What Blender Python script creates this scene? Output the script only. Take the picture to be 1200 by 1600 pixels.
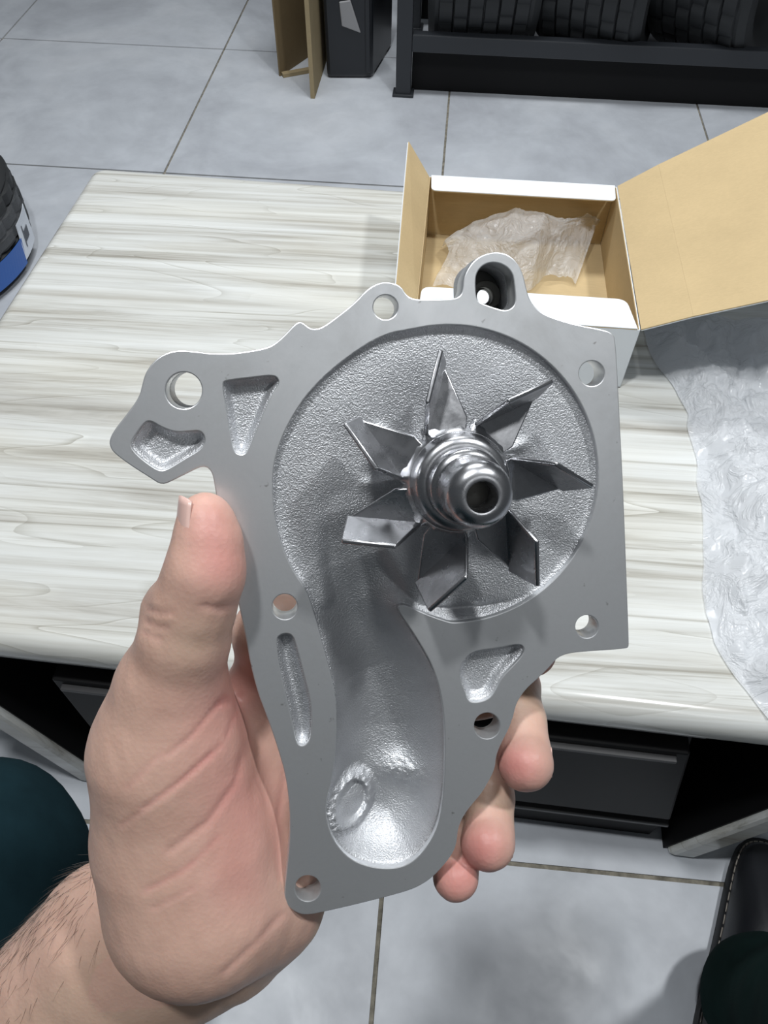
import bpy, bmesh, math, random
import numpy as np
from mathutils import Vector, Matrix, noise as mnoise

random.seed(7); rng = np.random.default_rng(7)
scene = bpy.context.scene
COL = scene.collection
for o in list(bpy.data.objects): bpy.data.objects.remove(o)

# ------------------------------------------------------------------ camera
F = 1200.0                      # focal length in pixels of the 1200x1600 frame
H = 1.2                         # camera height above the floor
def unit(v): v = np.array(v, float); return v/np.linalg.norm(v)
_dy = unit((183, -1614, 1200)); _dx = np.array((25000, 1942, -1200.)); _dx = unit(_dx-_dy*np.dot(_dx, _dy)); _dz = np.cross(_dx, _dy)
M = np.array([_dx, _dy, _dz])   # world = M @ (right, down, forward)
CAM = np.array([0, 0, H])
cam = bpy.data.cameras.new('camera'); co = bpy.data.objects.new('camera', cam); COL.objects.link(co)
cam.sensor_fit = 'VERTICAL'; cam.sensor_height = 32; cam.sensor_width = 24; cam.lens = 24; cam.clip_start = 0.01
R3 = Matrix([list(r) for r in np.stack([M[:, 0], -M[:, 1], -M[:, 2]], 1)])
co.matrix_world = Matrix.Translation(Vector(CAM)) @ R3.to_4x4()
scene.camera = co

# ------------------------------------------------------------------ light
w = bpy.data.worlds.new('world'); scene.world = w; w.use_nodes = True
w.node_tree.nodes['Background'].inputs[0].default_value = (.86, .93, 1, 1)
w.node_tree.nodes['Background'].inputs[1].default_value = .085
def ceiling_lamp(loc, sx, sy, power, rot=0.0, colr=(.97, .99, 1)):
    l = bpy.data.lights.new('ceiling_panel', 'AREA'); l.shape = 'RECTANGLE'; l.size = sx; l.size_y = sy; l.energy = power; l.color = colr
    o = bpy.data.objects.new('ceiling_panel', l); COL.objects.link(o); o.location = loc; o.rotation_euler = (0, 0, rot)
ceiling_lamp((.95, .42, 2.9), .16, .16, 31)
ceiling_lamp((-.38, .17, 2.9), .14, .14, 28)
ceiling_lamp((-.28, 2.15, 2.9), 1.2, .4, 52)
ceiling_lamp((1.05, -1.45, 2.9), 1.2, .6, 6.5)
scene.view_settings.view_transform = 'Standard'; scene.view_settings.look = 'None'
scene.view_settings.exposure = -0.02; scene.view_settings.gamma = 1
scene.view_settings.use_curve_mapping = False

# ------------------------------------------------------------------ helpers
def ray(px, py): return M @ np.array([(px-600)/F, (py-800)/F, 1.])
def at(px, py, d): return CAM + ray(px, py)*d
def onz(px, py, z):
    r = ray(px, py); return CAM + r*((z-H)/r[2])
def tag(o, label=None, cat=None, group=None, kind=None):
    for k, v in (('label', label), ('category', cat), ('group', group), ('kind', kind)):
        if v: o[k] = v
    return o
def empty(name, loc, rz=0):
    o = bpy.data.objects.new(name, None); COL.objects.link(o); o.location = loc; o.rotation_euler = (0, 0, rz)
    o.empty_display_size = .05; return o
def mobj(name, me, mat=None, parent=None, smooth=False, loc=None):
    o = bpy.data.objects.new(name, me); COL.objects.link(o)
    if mat is not None: me.materials.append(mat)
    if parent is not None: o.parent = parent
    if loc is not None: o.location = loc
    if smooth: me.polygons.foreach_set('use_smooth', [True]*len(me.polygons))
    return o
def mesh(name, v, f):
    me = bpy.data.meshes.new(name); me.from_pydata([tuple(map(float, p)) for p in v], [], [tuple(map(int, q)) for q in f]); me.update(); return me
def fixn(me):
    bm = bmesh.new(); bm.from_mesh(me); bmesh.ops.recalc_face_normals(bm, faces=bm.faces); bm.to_mesh(me); bm.free(); return me
def autosmooth(o, ang=35):
    me = o.data; me.polygons.foreach_set('use_smooth', [True]*len(me.polygons)); me.set_sharp_from_angle(angle=math.radians(ang)); return o
def bevel(o, wd, seg=2):
    m = o.modifiers.new('bevel', 'BEVEL'); m.width = wd; m.segments = seg; m.limit_method = 'ANGLE'; m.angle_limit = math.radians(30); return o
def box_me(name, x0, x1, y0, y1, z0, z1):
    v = [(x, y, z) for z in (z0, z1) for y in (y0, y1) for x in (x0, x1)]
    return mesh(name, v, [(0, 2, 3, 1), (4, 5, 7, 6), (0, 1, 5, 4), (2, 6, 7, 3), (0, 4, 6, 2), (1, 3, 7, 5)])
def box(name, b, mat, parent=None, bev=0, seg=2):
    o = mobj(name, box_me(name, *b), mat, parent)
    if bev: bevel(o, bev, seg)
    return o
def hexa(name, bot, top, mat, parent=None, bev=0):       # eight free corners
    v = list(bot)+list(top)
    o = mobj(name, fixn(mesh(name, v, [(3, 2, 1, 0), (4, 5, 6, 7), (0, 1, 5, 4), (1, 2, 6, 5), (2, 3, 7, 6), (3, 0, 4, 7)])), mat, parent)
    if bev: bevel(o, bev)
    return o
def lathe(prof, n=48, close=False):
    v = []; f = []; m = len(prof)
    for i in range(n):
        a = 2*math.pi*i/n
        for r, z in prof: v.append((r*math.cos(a), r*math.sin(a), z))
    for i in range(n):
        j = (i+1) % n
        for k in range(m if close else m-1):
            l = (k+1) % m
            f.append((i*m+k, j*m+k, j*m+l, i*m+l))
    return v, f
def chaikin(p, it=2):
    p = np.array(p, float)
    for _ in range(it):
        q = np.roll(p, -1, 0); p = np.stack([.75*p+.25*q, .25*p+.75*q], 1).reshape(-1, 2)
    return p
def flat_curve(name, loops, z0, z1, mat, parent, bev=0):   # a flat plate with holes
    cu = bpy.data.curves.new(name, 'CURVE'); cu.dimensions = '2D'; cu.fill_mode = 'BOTH'
    cu.extrude = (z1-z0)/2-bev; cu.bevel_depth = bev; cu.bevel_resolution = 1; cu.offset = -bev
    for L in loops:
        sp = cu.splines.new('POLY'); sp.points.add(len(L)-1); sp.use_cyclic_u = True
        for i, q in enumerate(L): sp.points[i].co = (q[0], q[1], 0, 1)
    t = bpy.data.objects.new('t', cu); COL.objects.link(t)
    dg = bpy.context.evaluated_depsgraph_get(); me = bpy.data.meshes.new_from_object(t.evaluated_get(dg))
    bpy.data.objects.remove(t); bpy.data.curves.remove(cu); me.name = name
    me.transform(Matrix.Translation((0, 0, (z0+z1)/2)))
    bm = bmesh.new(); bm.from_mesh(me); bmesh.ops.remove_doubles(bm, verts=bm.verts, dist=1e-6); bm.to_mesh(me); bm.free()
    me.materials.clear()
    return mobj(name, me, mat, parent)

def flat_faces(o):
    me = o.data; me.set_sharp_from_angle(angle=math.radians(40)); me.polygons.foreach_set('use_smooth', [bool(abs(p.normal.z) < .97) for p in me.polygons]); me.update(); return o

# ------------------------------------------------------------------ materials
class MB:
    def __init__(s, name, base=(.8, .8, .8), rough=.5, metal=0., spec=.5):
        s.m = bpy.data.materials.new(name); s.m.use_nodes = True; s.n = s.m.node_tree.nodes; s.l = s.m.node_tree.links
        s.b = s.n['Principled BSDF']; s.set('Base Color', (*base, 1)); s.set('Roughness', rough); s.set('Metallic', metal); s.set('Specular IOR Level', spec)
    def set(s, k, v): s.b.inputs[k].default_value = v
    def node(s, t, **kw):
        x = s.n.new(t)
        for k, v in kw.items():
            if k.startswith('_'): setattr(x, k[1:], v)
            else: x.inputs[k.replace('__', ' ')].default_value = v
        return x
    def coord(s, kind='Object', scale=(1, 1, 1), rot=(0, 0, 0)):
        tc = s.n.new('ShaderNodeTexCoord'); mp = s.node('ShaderNodeMapping'); mp.inputs['Scale'].default_value = scale; mp.inputs['Rotation'].default_value = rot
        s.l.new(tc.outputs[kind], mp.inputs[0]); return mp.outputs[0]
    def world(s, scale=(1, 1, 1)):
        g = s.n.new('ShaderNodeNewGeometry'); mp = s.node('ShaderNodeMapping'); mp.inputs['Scale'].default_value = scale
        s.l.new(g.outputs['Position'], mp.inputs[0]); return mp.outputs[0]
    def noise(s, vec, scale, detail=4, rough=.55, dist=0.):
        x = s.node('ShaderNodeTexNoise', Scale=scale, Detail=detail, Roughness=rough, Distortion=dist); s.l.new(vec, x.inputs['Vector']); return x.outputs[0]
    def ramp(s, fac, stops):
        r = s.n.new('ShaderNodeValToRGB'); e = r.color_ramp.elements
        while len(e) < len(stops): e.new(.5)
        for i, (p, c) in enumerate(stops): e[i].position = p; e[i].color = (*c, 1) if len(c) == 3 else c
        s.l.new(fac, r.inputs[0]); return r.outputs[0]
    def mix(s, fac, a, b, mode='MIX'):
        x = s.n.new('ShaderNodeMix'); x.data_type = 'RGBA'; x.blend_type = mode
        for v, i in ((fac, 0), (a, 6), (b, 7)):
            if hasattr(v, 'links') or hasattr(v, 'is_linked'): s.l.new(v, x.inputs[i])
            else: x.inputs[i].default_value = v if i == 0 else (*v, 1)
        return x.outputs[2]
    def link(s, o, k): s.l.new(o, s.b.inputs[k])
    def bump(s, h, strength=.2, dist=.001):
        x = s.node('ShaderNodeBump', Strength=strength, Distance=dist); s.l.new(h, x.inputs['Height'])
        if s.b.inputs['Normal'].is_linked: s.l.new(s.b.inputs['Normal'].links[0].from_socket, x.inputs['Normal'])
        s.l.new(x.outputs[0], s.b.inputs['Normal'])
g3 = lambda v: (v, v, v)
MT = {}
def m_tile():
    m = MB('porcelain_tile', rough=.38); p = m.world()
    a = m.noise(p, 2.2, 6, .62, .6); b = m.noise(p, 9, 6, .6, .3)
    c = m.ramp(a, [(.3, (.40, .42, .46)), (.52, (.52, .55, .595)), (.72, (.60, .625, .665))])
    c2 = m.ramp(b, [(.3, g3(.86)), (.65, g3(1.06))]); m.link(m.mix(.8, c, c2, 'MULTIPLY'), 'Base Color')
    m.bump(b, .04, .002); m.link(m.ramp(b, [(.3, g3(.5)), (.7, g3(.34))]), 'Roughness'); return m.m
def m_marble():
    m = MB('veined_laminate', rough=.16, spec=.45)
    p = m.coord('Object', (1, 1, 1), (0, 0, -.045))
    def sc(x, y, z):
        mp = m.node('ShaderNodeMapping'); mp.inputs['Scale'].default_value = (x, y, z); m.l.new(p, mp.inputs[0]); return mp.outputs[0]
    warp = m.noise(p, 3.2, 3, .5)
    a = m.noise(sc(.55, 12, 3), 2.3, 6, .64, .5)
    b = m.noise(sc(.7, 40, 4), 2.0, 6, .68, .7)
    c = m.noise(sc(1.3, 6, 2), 1.6, 3, .5, .3)
    base = m.ramp(a, [(.30, (.36, .35, .32)), (.41, (.52, .515, .485)), (.50, (.63, .64, .62)), (.60, (.70, .715, .70)), (.74, (.76, .78, .77))])
    vein = m.ramp(b, [(.33, (.50, .47, .42)), (.45, (.90, .89, .87)), (.60, (1, 1, 1))])
    k = m.mix(.85, base, vein, 'MULTIPLY')
    warm = m.ramp(c, [(.46, (1, 1, 1)), (.66, (.955, .925, .865))])
    k = m.mix(.7, k, warm, 'MULTIPLY')
    # contour-like veins: level lines of a stretched noise
    h = m.noise(sc(.75, 4.6, 2), 1.5, 2.5, .5, .35)
    mu = m.node('ShaderNodeMath', _operation='MULTIPLY'); m.l.new(h, mu.inputs[0]); mu.inputs[1].default_value = 13.0
    fr = m.node('ShaderNodeMath', _operation='FRACT'); m.l.new(mu.outputs[0], fr.inputs[0])
    line = m.ramp(fr.outputs[0], [(.0, (.50, .47, .42)), (.05, (.80, .79, .76)), (.11, (1, 1, 1)), (.90, (1, 1, 1)), (.97, (1.12, 1.12, 1.12))])
    fade = m.ramp(m.noise(sc(1.6, 5, 2), 2.2, 3, .5), [(.42, g3(.08)), (.62, g3(.62))])
    k = m.mix(fade, k, line, 'MULTIPLY')
    m.link(k, 'Base Color'); return m.m
def simple(name, base, rough=.5, metal=0., nscale=0, nstr=.2, ndist=.001, var=.0, spec=.5):
    m = MB(name, base, rough, metal, spec)
    p = m.coord('Object')
    if nscale:
        n = m.noise(p, nscale, 4, .6); m.bump(n, nstr, ndist)
        if var: m.link(m.ramp(n, [(.3, tuple(c*(1-var) for c in base)), (.7, tuple(min(1, c*(1+var)) for c in base))]), 'Base Color')
    return m.m
def m_cardboard(name, base):
    m = MB(name, base, .85, 0, .2); p = m.coord('Object'); n = m.noise(p, 9, 5, .6); n2 = m.noise(m.coord('Object', (1, 14, 14)), 30, 3, .6)
    c = m.ramp(n, [(.3, tuple(x*.93 for x in base)), (.7, tuple(min(1, x*1.06) for x in base))])
    m.link(m.mix(.5, c, m.ramp(n2, [(.3, g3(.9)), (.7, g3(1.04))]), 'MULTIPLY'), 'Base Color'); m.bump(n2, .15, .0006); return m.m
def m_machined():
    m = MB('machined_aluminium', (.5, .51, .53), .44, .80)
    p = m.coord('Object'); a = m.noise(p, 38, 6, .65, .4); b = m.noise(p, 420, 4, .7); c = m.noise(m.coord('Object', (1, 1, 1)), 140, 3, .8)
    base = m.ramp(a, [(.3, (.56, .57, .58)), (.5, (.64, .655, .67)), (.7, (.70, .71, .725))])
    sp = m.ramp(c, [(.27, (.45, .44, .42)), (.33, (1, 1, 1))])
    m.link(m.mix(.8, base, sp, 'MULTIPLY'), 'Base Color')
    m.link(m.ramp(a, [(.3, g3(.46)), (.7, g3(.35))]), 'Roughness'); m.bump(b, .12, .0002); return m.m
def m_cast():
    m = MB('cast_aluminium', (.5, .51, .53), .48, .9)
    p = m.coord('Object'); v = m.noise(p, 2200, 2, .5); a = m.noise(p, 60, 4, .6); v2 = m.noise(p, 1350, 2, .5)
    m.link(m.ramp(a, [(.3, (.50, .51, .53)), (.7, (.60, .61, .63))]), 'Base Color')
    m.bump(v2, .36, .0005); m.bump(v, .7, .0004); return m.m
def m_steel():
    m = MB('pressed_steel', (.42, .43, .45), .24, 1.0)
    p = m.coord('Object'); a = m.noise(p, 120, 5, .65, .3)
    m.link(m.ramp(a, [(.3, (.36, .365, .38)), (.6, (.50, .505, .525)), (.75, (.56, .56, .58))]), 'Base Color')
    m.link(m.ramp(a, [(.3, g3(.36)), (.7, g3(.2))]), 'Roughness'); m.bump(m.noise(p, 700, 3, .6), .08, .0002); return m.m
def m_skin():
    m = MB('skin', (.6, .4, .33), .46, 0, .35)
    at_ = m.n.new('ShaderNodeAttribute'); at_.attribute_name = 'redness'; at_.attribute_type = 'GEOMETRY'
    p = m.coord('Object'); n = m.noise(p, 55, 5, .6); n2 = m.noise(p, 900, 3, .6)
    v = m.node('ShaderNodeTexVoronoi', Scale=650.0); m.l.new(p, v.inputs['Vector'])
    c = m.ramp(at_.outputs['Fac'], [(0, (.50, .345, .265)), (.35, (.55, .335, .275)), (.7, (.56, .27, .235)), (1, (.47, .18, .16))])
    c = m.mix(.75, c, m.ramp(n, [(.3, (.9, .86, .85)), (.55, (1, 1, 1)), (.75, (1.06, 1.05, 1.03))]), 'MULTIPLY'); m.link(c, 'Base Color')
    m.set('Subsurface Weight', .16); m.set('Subsurface Radius', (.008, .003, .0015)); m.set('Subsurface Scale', .6)
    m.bump(v.outputs['Distance'], .12, .0005); m.bump(n2, .12, .0004); return m.m
def m_plastic(name, alpha, tint=(.9, .92, .95), rough=.22):
    m = MB(name, tint, rough, 0, .6); out = m.n['Material Output']
    pc = m.coord('Object'); wn = m.noise(pc, 26, 4, .6, 1.2); m.bump(m.ramp(wn, [(.40, g3(0)), (.5, g3(1)), (.6, g3(0))]), .45, .004)
    tr = m.n.new('ShaderNodeBsdfTransparent'); tl = m.n.new('ShaderNodeBsdfTranslucent'); tl.inputs[0].default_value = (*tint, 1)
    a1 = m.node('ShaderNodeMixShader', Fac=.35); a2 = m.n.new('ShaderNodeMixShader'); a2.inputs[0].default_value = alpha
    m.l.new(m.b.outputs[0], a1.inputs[1]); m.l.new(tl.outputs[0], a1.inputs[2])
    m.l.new(tr.outputs[0], a2.inputs[1]); m.l.new(a1.outputs[0], a2.inputs[2]); m.l.new(a2.outputs[0], out.inputs[0])
    return m.m
def m_fabric(name, base):
    m = MB(name, base, .9, 0, .15); p = m.coord('Object'); n = m.noise(p, 26, 4, .6); t = m.noise(p, 1100, 2, .6)
    m.link(m.ramp(n, [(.3, tuple(c*.85 for c in base)), (.7, tuple(c*1.15 for c in base))]), 'Base Color'); m.bump(t, .25, .0006); m.set('Specular IOR Level', .05); return m.m
MT['tile'] = m_tile(); MT['marble'] = m_marble()
MT['grout'] = simple('grout', (.20, .185, .15), .95, 0, 60, .5, .003, .45)
MT['darkwood'] = simple('dark_panel', (.006, .006, .0065), .5, 0, 40, .1, .001, spec=.18)
MT['apron'] = simple('grey_apron', (.30, .30, .31), .5, 0, 20, .05)
MT['apron_dark'] = simple('dark_trim', (.045, .045, .047), .4, 0, 20, .05)
MT['black_steel'] = simple('black_painted_steel', (.022, .025, .03), .42, 0, 160, .08, .0006)
MT['rubber'] = simple('tyre_rubber', (.017, .019, .021), .62, 0, 220, .2, .0008)
MT['black_plastic'] = simple('black_plastic', (.012, .014, .018), .35, 0, 12, .1, .002)
MT['card'] = m_cardboard('kraft_cardboard', (.56, .43, .245)); MT['card_dark'] = m_cardboard('aged_cardboard', (.34, .27, .16))
MT['card_brown_shaded'] = m_cardboard('shaded_brown_cardboard', (.20, .15, .085)); MT['white_card'] = simple('white_card', (.80, .84, .88), .45, 0, 30, .03)
MT['machined'] = m_machined(); MT['cast'] = m_cast(); MT['steel'] = m_steel()
MT['dark_bore'] = simple('dark_bore_metal', (.045, .043, .036), .5, .2, 300, .2, .0004)  # darker tone for port floor, port step and shaft bore
MT['skin'] = m_skin(); MT['nail'] = simple('nail', (.62, .42, .37), .28, 0, 90, .04, .0004)
MT['hair'] = simple('hair', (.035, .024, .018), .5)
MT['bag'] = m_plastic('polythene', .72); MT['bag2'] = m_plastic('polythene_clear', .5, (.85, .87, .9))
MT['film'] = m_plastic('sticker_film', .07, (.6, .62, .66), .3)
MT['teal'] = m_fabric('dark_teal_cloth', (.007, .020, .026)); MT['green'] = m_fabric('dark_green_cloth', (.008, .022, .020))
MT['leather'] = simple('black_leather', (.010, .011, .014), .42, 0, 300, .25, .0006); MT['thread'] = simple('pale_thread', (.42, .38, .33), .8)
MT['sole'] = simple('black_sole', (.006, .006, .007), .6)
MT['label_white'] = simple('label_paper', (.72, .76, .82), .4); MT['label_blue'] = simple('label_blue', (.03, .12, .42), .35); MT['ink'] = simple('label_ink', (.12, .13, .15), .5)

# ------------------------------------------------------------------ floor
floor = box('floor', (-3.4, 3.4, -1.6, 5.2, -.05, -.004), MT['grout']); tag(floor, 'pale grey square tiled floor with brown grout joints', None, None, 'structure')
xs = [-.013+.8*k for k in range(-4, 5)]; ys = [-1.5, -.615, .272, 1.155, 2.04, 2.848, 3.66, 4.47]
cache = {}
for i in range(len(xs)-1):
    for j in range(len(ys)-1):
        dx, dy = .8-.0065, ys[j+1]-ys[j]-.0065; key = round(dy, 3)
        if key not in cache:
            me = box_me('tile', -dx/2, dx/2, -dy/2, dy/2, -.012, 0); me.materials.append(MT['tile']); cache[key] = me
        t = bpy.data.objects.new('tile', cache[key]); COL.objects.link(t); t.parent = floor
        t.location = ((xs[i]+xs[i+1])/2, (ys[j]+ys[j+1])/2, rng.uniform(-.0006, 0))

# ------------------------------------------------------------------ coffee table
def slab(name, x0, x1, y0, y1, z0, z1, rc, re, mat, parent):
    def ring(ins, z):
        out = []
        r = max(rc-ins, .002)
        for cx, cy, a0 in ((x1-rc, y1-rc, 0), (x0+rc, y1-rc, 90), (x0+rc, y0+rc, 180), (x1-rc, y0+rc, 270)):
            for k in range(9):
                a = math.radians(a0+k*90/8); out.append((cx+r*math.cos(a), cy+r*math.sin(a), z))
        return out
    prof = []
    for k in range(7): a = math.radians(90*k/6); prof.append((re-re*math.sin(a), z0+re-re*math.cos(a)))
    for k in range(7): a = math.radians(90*k/6); prof.append((re-re*math.cos(a), z1-re+re*math.sin(a)))
    v = []; f = []
    for ins, z in prof: v += ring(ins, z)
    n = 36
    for i in range(len(prof)-1):
        for k in range(n): f.append((i*n+k, i*n+(k+1) % n, (i+1)*n+(k+1) % n, (i+1)*n+k))
    f.append(tuple(range(n-1, -1, -1))); f.append(tuple(range((len(prof)-1)*n, len(prof)*n)))
    return autosmooth(mobj(name, mesh(name, v, f), mat, parent), 50)
TZ = .45
table = empty('coffee_table', (0, .79, 0), math.radians(-1.6)); tag(table, 'low coffee table with glossy pale marble-look veined top and slanted sides', 'table')
def tb(y): return y-.78
slab('table_top', -.658, .66, tb(.318), tb(1.262), TZ-.052, TZ, .03, .022, MT['marble'], table)
box('apron', (-.52, .345, tb(.334), tb(1.235), .374, TZ-.05), MT['apron'], table, .002)
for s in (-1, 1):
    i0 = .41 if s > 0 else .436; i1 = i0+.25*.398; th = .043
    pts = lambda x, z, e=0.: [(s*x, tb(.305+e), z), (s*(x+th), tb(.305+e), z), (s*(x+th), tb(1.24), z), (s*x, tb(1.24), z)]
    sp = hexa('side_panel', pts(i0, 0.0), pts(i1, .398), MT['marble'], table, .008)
    th = .003; hexa('inner_shade_sheet', pts(i0-.0035, 0.0, .01), pts(i1-.0035, .395, .01), MT['darkwood'], sp)  # thin dark sheet, stands in for shade on the board's inner face
def slantbox(name, x0, x1t, x1b, y0, y1, z0, z1, mat, par, bev):      # right side leans outwards towards the floor
    return hexa(name, [(x0, tb(y0), z0), (x1b, tb(y0), z0), (x1b, tb(y1), z0), (x0, tb(y1), z0)], [(x0, tb(y0), z1), (x1t, tb(y0), z1), (x1t, tb(y1), z1), (x0, tb(y1), z1)], mat, par, bev)
slantbox('drawer_case', -.40, .335, .392, .345, 1.15, .094, .374, MT['darkwood'], table, .003)
for x0, xt, xb in ((-.40, -.035, -.035), (-.031, .329, .380)):
    d = slantbox('drawer_front', x0, xt, xb, .318, .345, .125, .366, MT['darkwood'], table, .003)
    box('handle_lip', (x0+.01, xt-.012, tb(.311), tb(.319), .350, .356), MT['apron_dark'], d, .001)
slantbox('lower_shelf', -.405, .388, .390, .320, 1.2, .084, .094, MT['apron_dark'], table, .002)
slantbox('base_plinth', -.40, .388, .388, .332, 1.1, 0, .084, MT['darkwood'], table, 0)

# ------------------------------------------------------------------ open carton
bx0, bx1, by0, by1, bz0, bz1 = -.028, .262, .80, 1.135, TZ, TZ+.102
carton = empty('carton', ((bx0+bx1)/2, (by0+by1)/2, TZ)); tag(carton, 'open white cardboard box with brown inside and flaps up standing on marble table', 'box')
cx, cy = (bx0+bx1)/2, (by0+by1)/2; T = .0025
def cpart(name, b, mat, bev=.0006): return box(name, (b[0]-cx, b[1]-cx, b[2]-cy, b[3]-cy, b[4]-TZ, b[5]-TZ), mat, carton, bev)
cpart('bottom', (bx0, bx1, by0, by1, bz0, bz0+T), MT['card'])
for nm, b, ln in (('front_wall', (bx0, bx1, by0, by0+T/2, bz0, bz1), (bx0+T, bx1-T, by0+T/2, by0+T, bz0+T, bz1)),
                  ('back_wall', (bx0, bx1, by1-T/2, by1, bz0, bz1), (bx0+T, bx1-T, by1-T, by1-T/2, bz0+T, bz1)),
                  ('left_wall', (bx0, bx0+T/2, by0, by1, bz0, bz1), (bx0+T/2, bx0+T, by0+T, by1-T, bz0+T, bz1)),
                  ('right_wall', (bx1-T/2, bx1, by0, by1, bz0, bz1), (bx1-T, bx1-T/2, by0+T, by1-T, bz0+T, bz1))):
    p = cpart(nm, b, MT['white_card']); l = cpart('lining', ln, MT['card']); l.parent = p
def flap(name, quad, mat_top, mat_bot, th=.0022, round_=0):   # quad: hinge a,b then c,d ; first material faces the quad normal
    q = [np.array(p, float)-np.array([cx, cy, TZ]) for p in quad]
    n = unit(np.cross(q[1]-q[0], q[3]-q[0]))
    pts = []
    for i in range(4):
        if i >= 2 and round_:
            a, b, c = q[i-1], q[i], q[(i+1) % 4]; u1, u2 = unit(a-b), unit(c-b)
            for t in np.linspace(0, 1, 6): pts.append((1-t)**2*(b+u1*round_)+2*t*(1-t)*b+t*t*(b+u2*round_))
        else: pts.append(q[i])
    m = len(pts)
    def prism(lo, hi):
        v = [p+n*lo for p in pts]+[p+n*hi for p in pts]
        return v, [tuple(range(m-1, -1, -1)), tuple(range(m, 2*m))]+[(i, (i+1) % m, m+(i+1) % m, m+i) for i in range(m)]
    o = mobj(name, fixn(mesh(name, *prism(0, th/2))), mat_top, carton)
    l = mobj('lining', fixn(mesh('lining', *prism(-th/2, 0))), mat_bot, o)
    return o
flap('front_flap', [(bx0+.004, by0, bz1+.001), (bx1-.004, by0, bz1+.001), (bx1-.012, by0+.062, bz1-.002), (bx0+.006, by0+.062, bz1-.002)], MT['white_card'], MT['card'], round_=.014)
flap('back_flap', [(bx1-.004, by1, bz1+.001), (bx0+.004, by1, bz1+.001), (bx0+.006, by1-.042, bz1+.001), (bx1-.006, by1-.042, bz1+.001)], MT['white_card'], MT['card'], round_=.008)
flap('left_flap', [(bx0, by1-.004, bz1), (bx0, by0+.004, bz1), (bx0-.026, by0+.012, bz1+.035), (bx0-.034, by1+.0, bz1+.052)], MT['white_card'], MT['card'], .003)
hx = bx1+.001
mid = lambda t, a, b: tuple(np.array(a)*(1-t)+np.array(b)*t)
A0, B0 = (hx, by1, bz1), (hx, by0, bz1); A1, B1 = (hx+.33, by1+.10, bz1+.150), (hx+.33, by0-.02, bz1+.150)
Am, Bm = mid(.17, A0, A1), mid(.17, B0, B1); Am = (Am[0], Am[1], Am[2]+.003); Bm = (Bm[0], Bm[1], Bm[2]+.003)
flap('right_flap', [B0, Bm, Am, A0], MT['card'], MT['white_card'], .003)
flap('tuck_panel', [Bm, B1, A1, Am], MT['card'], MT['white_card'], .003)

# ------------------------------------------------------------------ crumpled polythene
def fbm(x, y, z, oct=4):
    s = 0; a = 1; f = 1
    for _ in range(oct):
        s += a*abs(mnoise.noise((x*f, y*f, z))); a *= .55; f *= 2.05
    return s
def sheet(name, fn, nu, nv, mat, parent=None):
    v = [fn(i/(nu-1), j/(nv-1)) for j in range(nv) for i in range(nu)]
    f = [(j*nu+i, j*nu+i+1, (j+1)*nu+i+1, (j+1)*nu+i) for j in range(nv-1) for i in range(nu-1)]
    return mobj(name, mesh(name, v, f), mat, parent, True)
LC = [(.958, .300), (.894, .308), (.757, .347), (.604, .342), (.45, .322), (.411, .324), (.372, .343), (.335, .37)]
yy = np.array([p[0] for p in LC])[::-1]; xx = np.array([p[1] for p in LC])[::-1]
def bagtop(u, v):
    y = .335+.623*v; xl = float(np.interp(y, yy, xx)); x = xl+(.66-xl)*u
    e = min(1, u*9)*min(1, (1-u)*7)*min(1, v*12+.1)*min(1, (1-v)*9+.2)
    zz = .006*e+e*(.046*fbm(x*11, y*8, 1.3, 5)-.012)+.010*e*math.sin(u*3.14)
    return (x+.006*mnoise.noise((x*20, y*20, 3)), y+.006*mnoise.noise((x*20, y*20, 7)), TZ+.0022+max(zz, .0002))
def bagbot(u, v):
    y = .34+.612*v; xl = float(np.interp(y, yy, xx)); x = xl+.003+(.655-xl)*u
    return (x, y, TZ+.0012+.0006*abs(mnoise.noise((x*30, y*30, 2))))
bag = empty('plastic_bag', (.48, .64, TZ)); tag(bag, 'crumpled clear plastic bag lying flat on the right end of table', 'bag')
for nm, fn, nu, nv in (('upper_layer', bagtop, 120, 170), ('lower_layer', bagbot, 30, 40)):
    o = sheet(nm, (lambda u, v, fn=fn: tuple(np.array(fn(u, v))-np.array([.48, .64, TZ]))), nu, nv, MT['bag'], bag)
# bag inside the carton
CP = [[(690, 385, .46), (740, 352, .47), (800, 337, .48), (845, 337, .49), (880, 347, .49), (915, 337, .495), (942, 347, .485)],
      [(695, 375, .488), (745, 345, .512), (805, 325, .53), (850, 331, .53), (882, 347, .512), (918, 334, .515), (938, 344, .495)],
      [(702, 393, .48), (745, 386, .502), (800, 379, .522), (845, 362, .525), (872, 368, .505), (902, 352, .505), (932, 352, .488)],
      [(676, 445, .462), (722, 455, .468), (780, 462, .472), (830, 452, .472), (850, 432, .466), (880, 432, .462), (900, 442, .459)]]
CP = np.array([[onz(*p) for p in r] for r in CP])
def inner(u, v):
    a = u*6; i = min(int(a), 5); fu = a-i; b = v*3; j = min(int(b), 2); fv = b-j
    p = (CP[j, i]*(1-fu)+CP[j, i+1]*fu)*(1-fv)+(CP[j+1, i]*(1-fu)+CP[j+1, i+1]*fu)*fv
    p = p+np.array([0, .003*mnoise.noise((u*9, v*7, 2)), .009*fbm(u*5, v*4, 5, 4)-.003])
    return tuple(p-np.array([.09, .97, TZ]))
ib = sheet('packing_bag', inner, 90, 60, MT['bag2']); ib.location = (.09, .97, TZ)
tag(ib, 'crinkled translucent plastic bag lying inside the open white box', 'bag')

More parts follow.
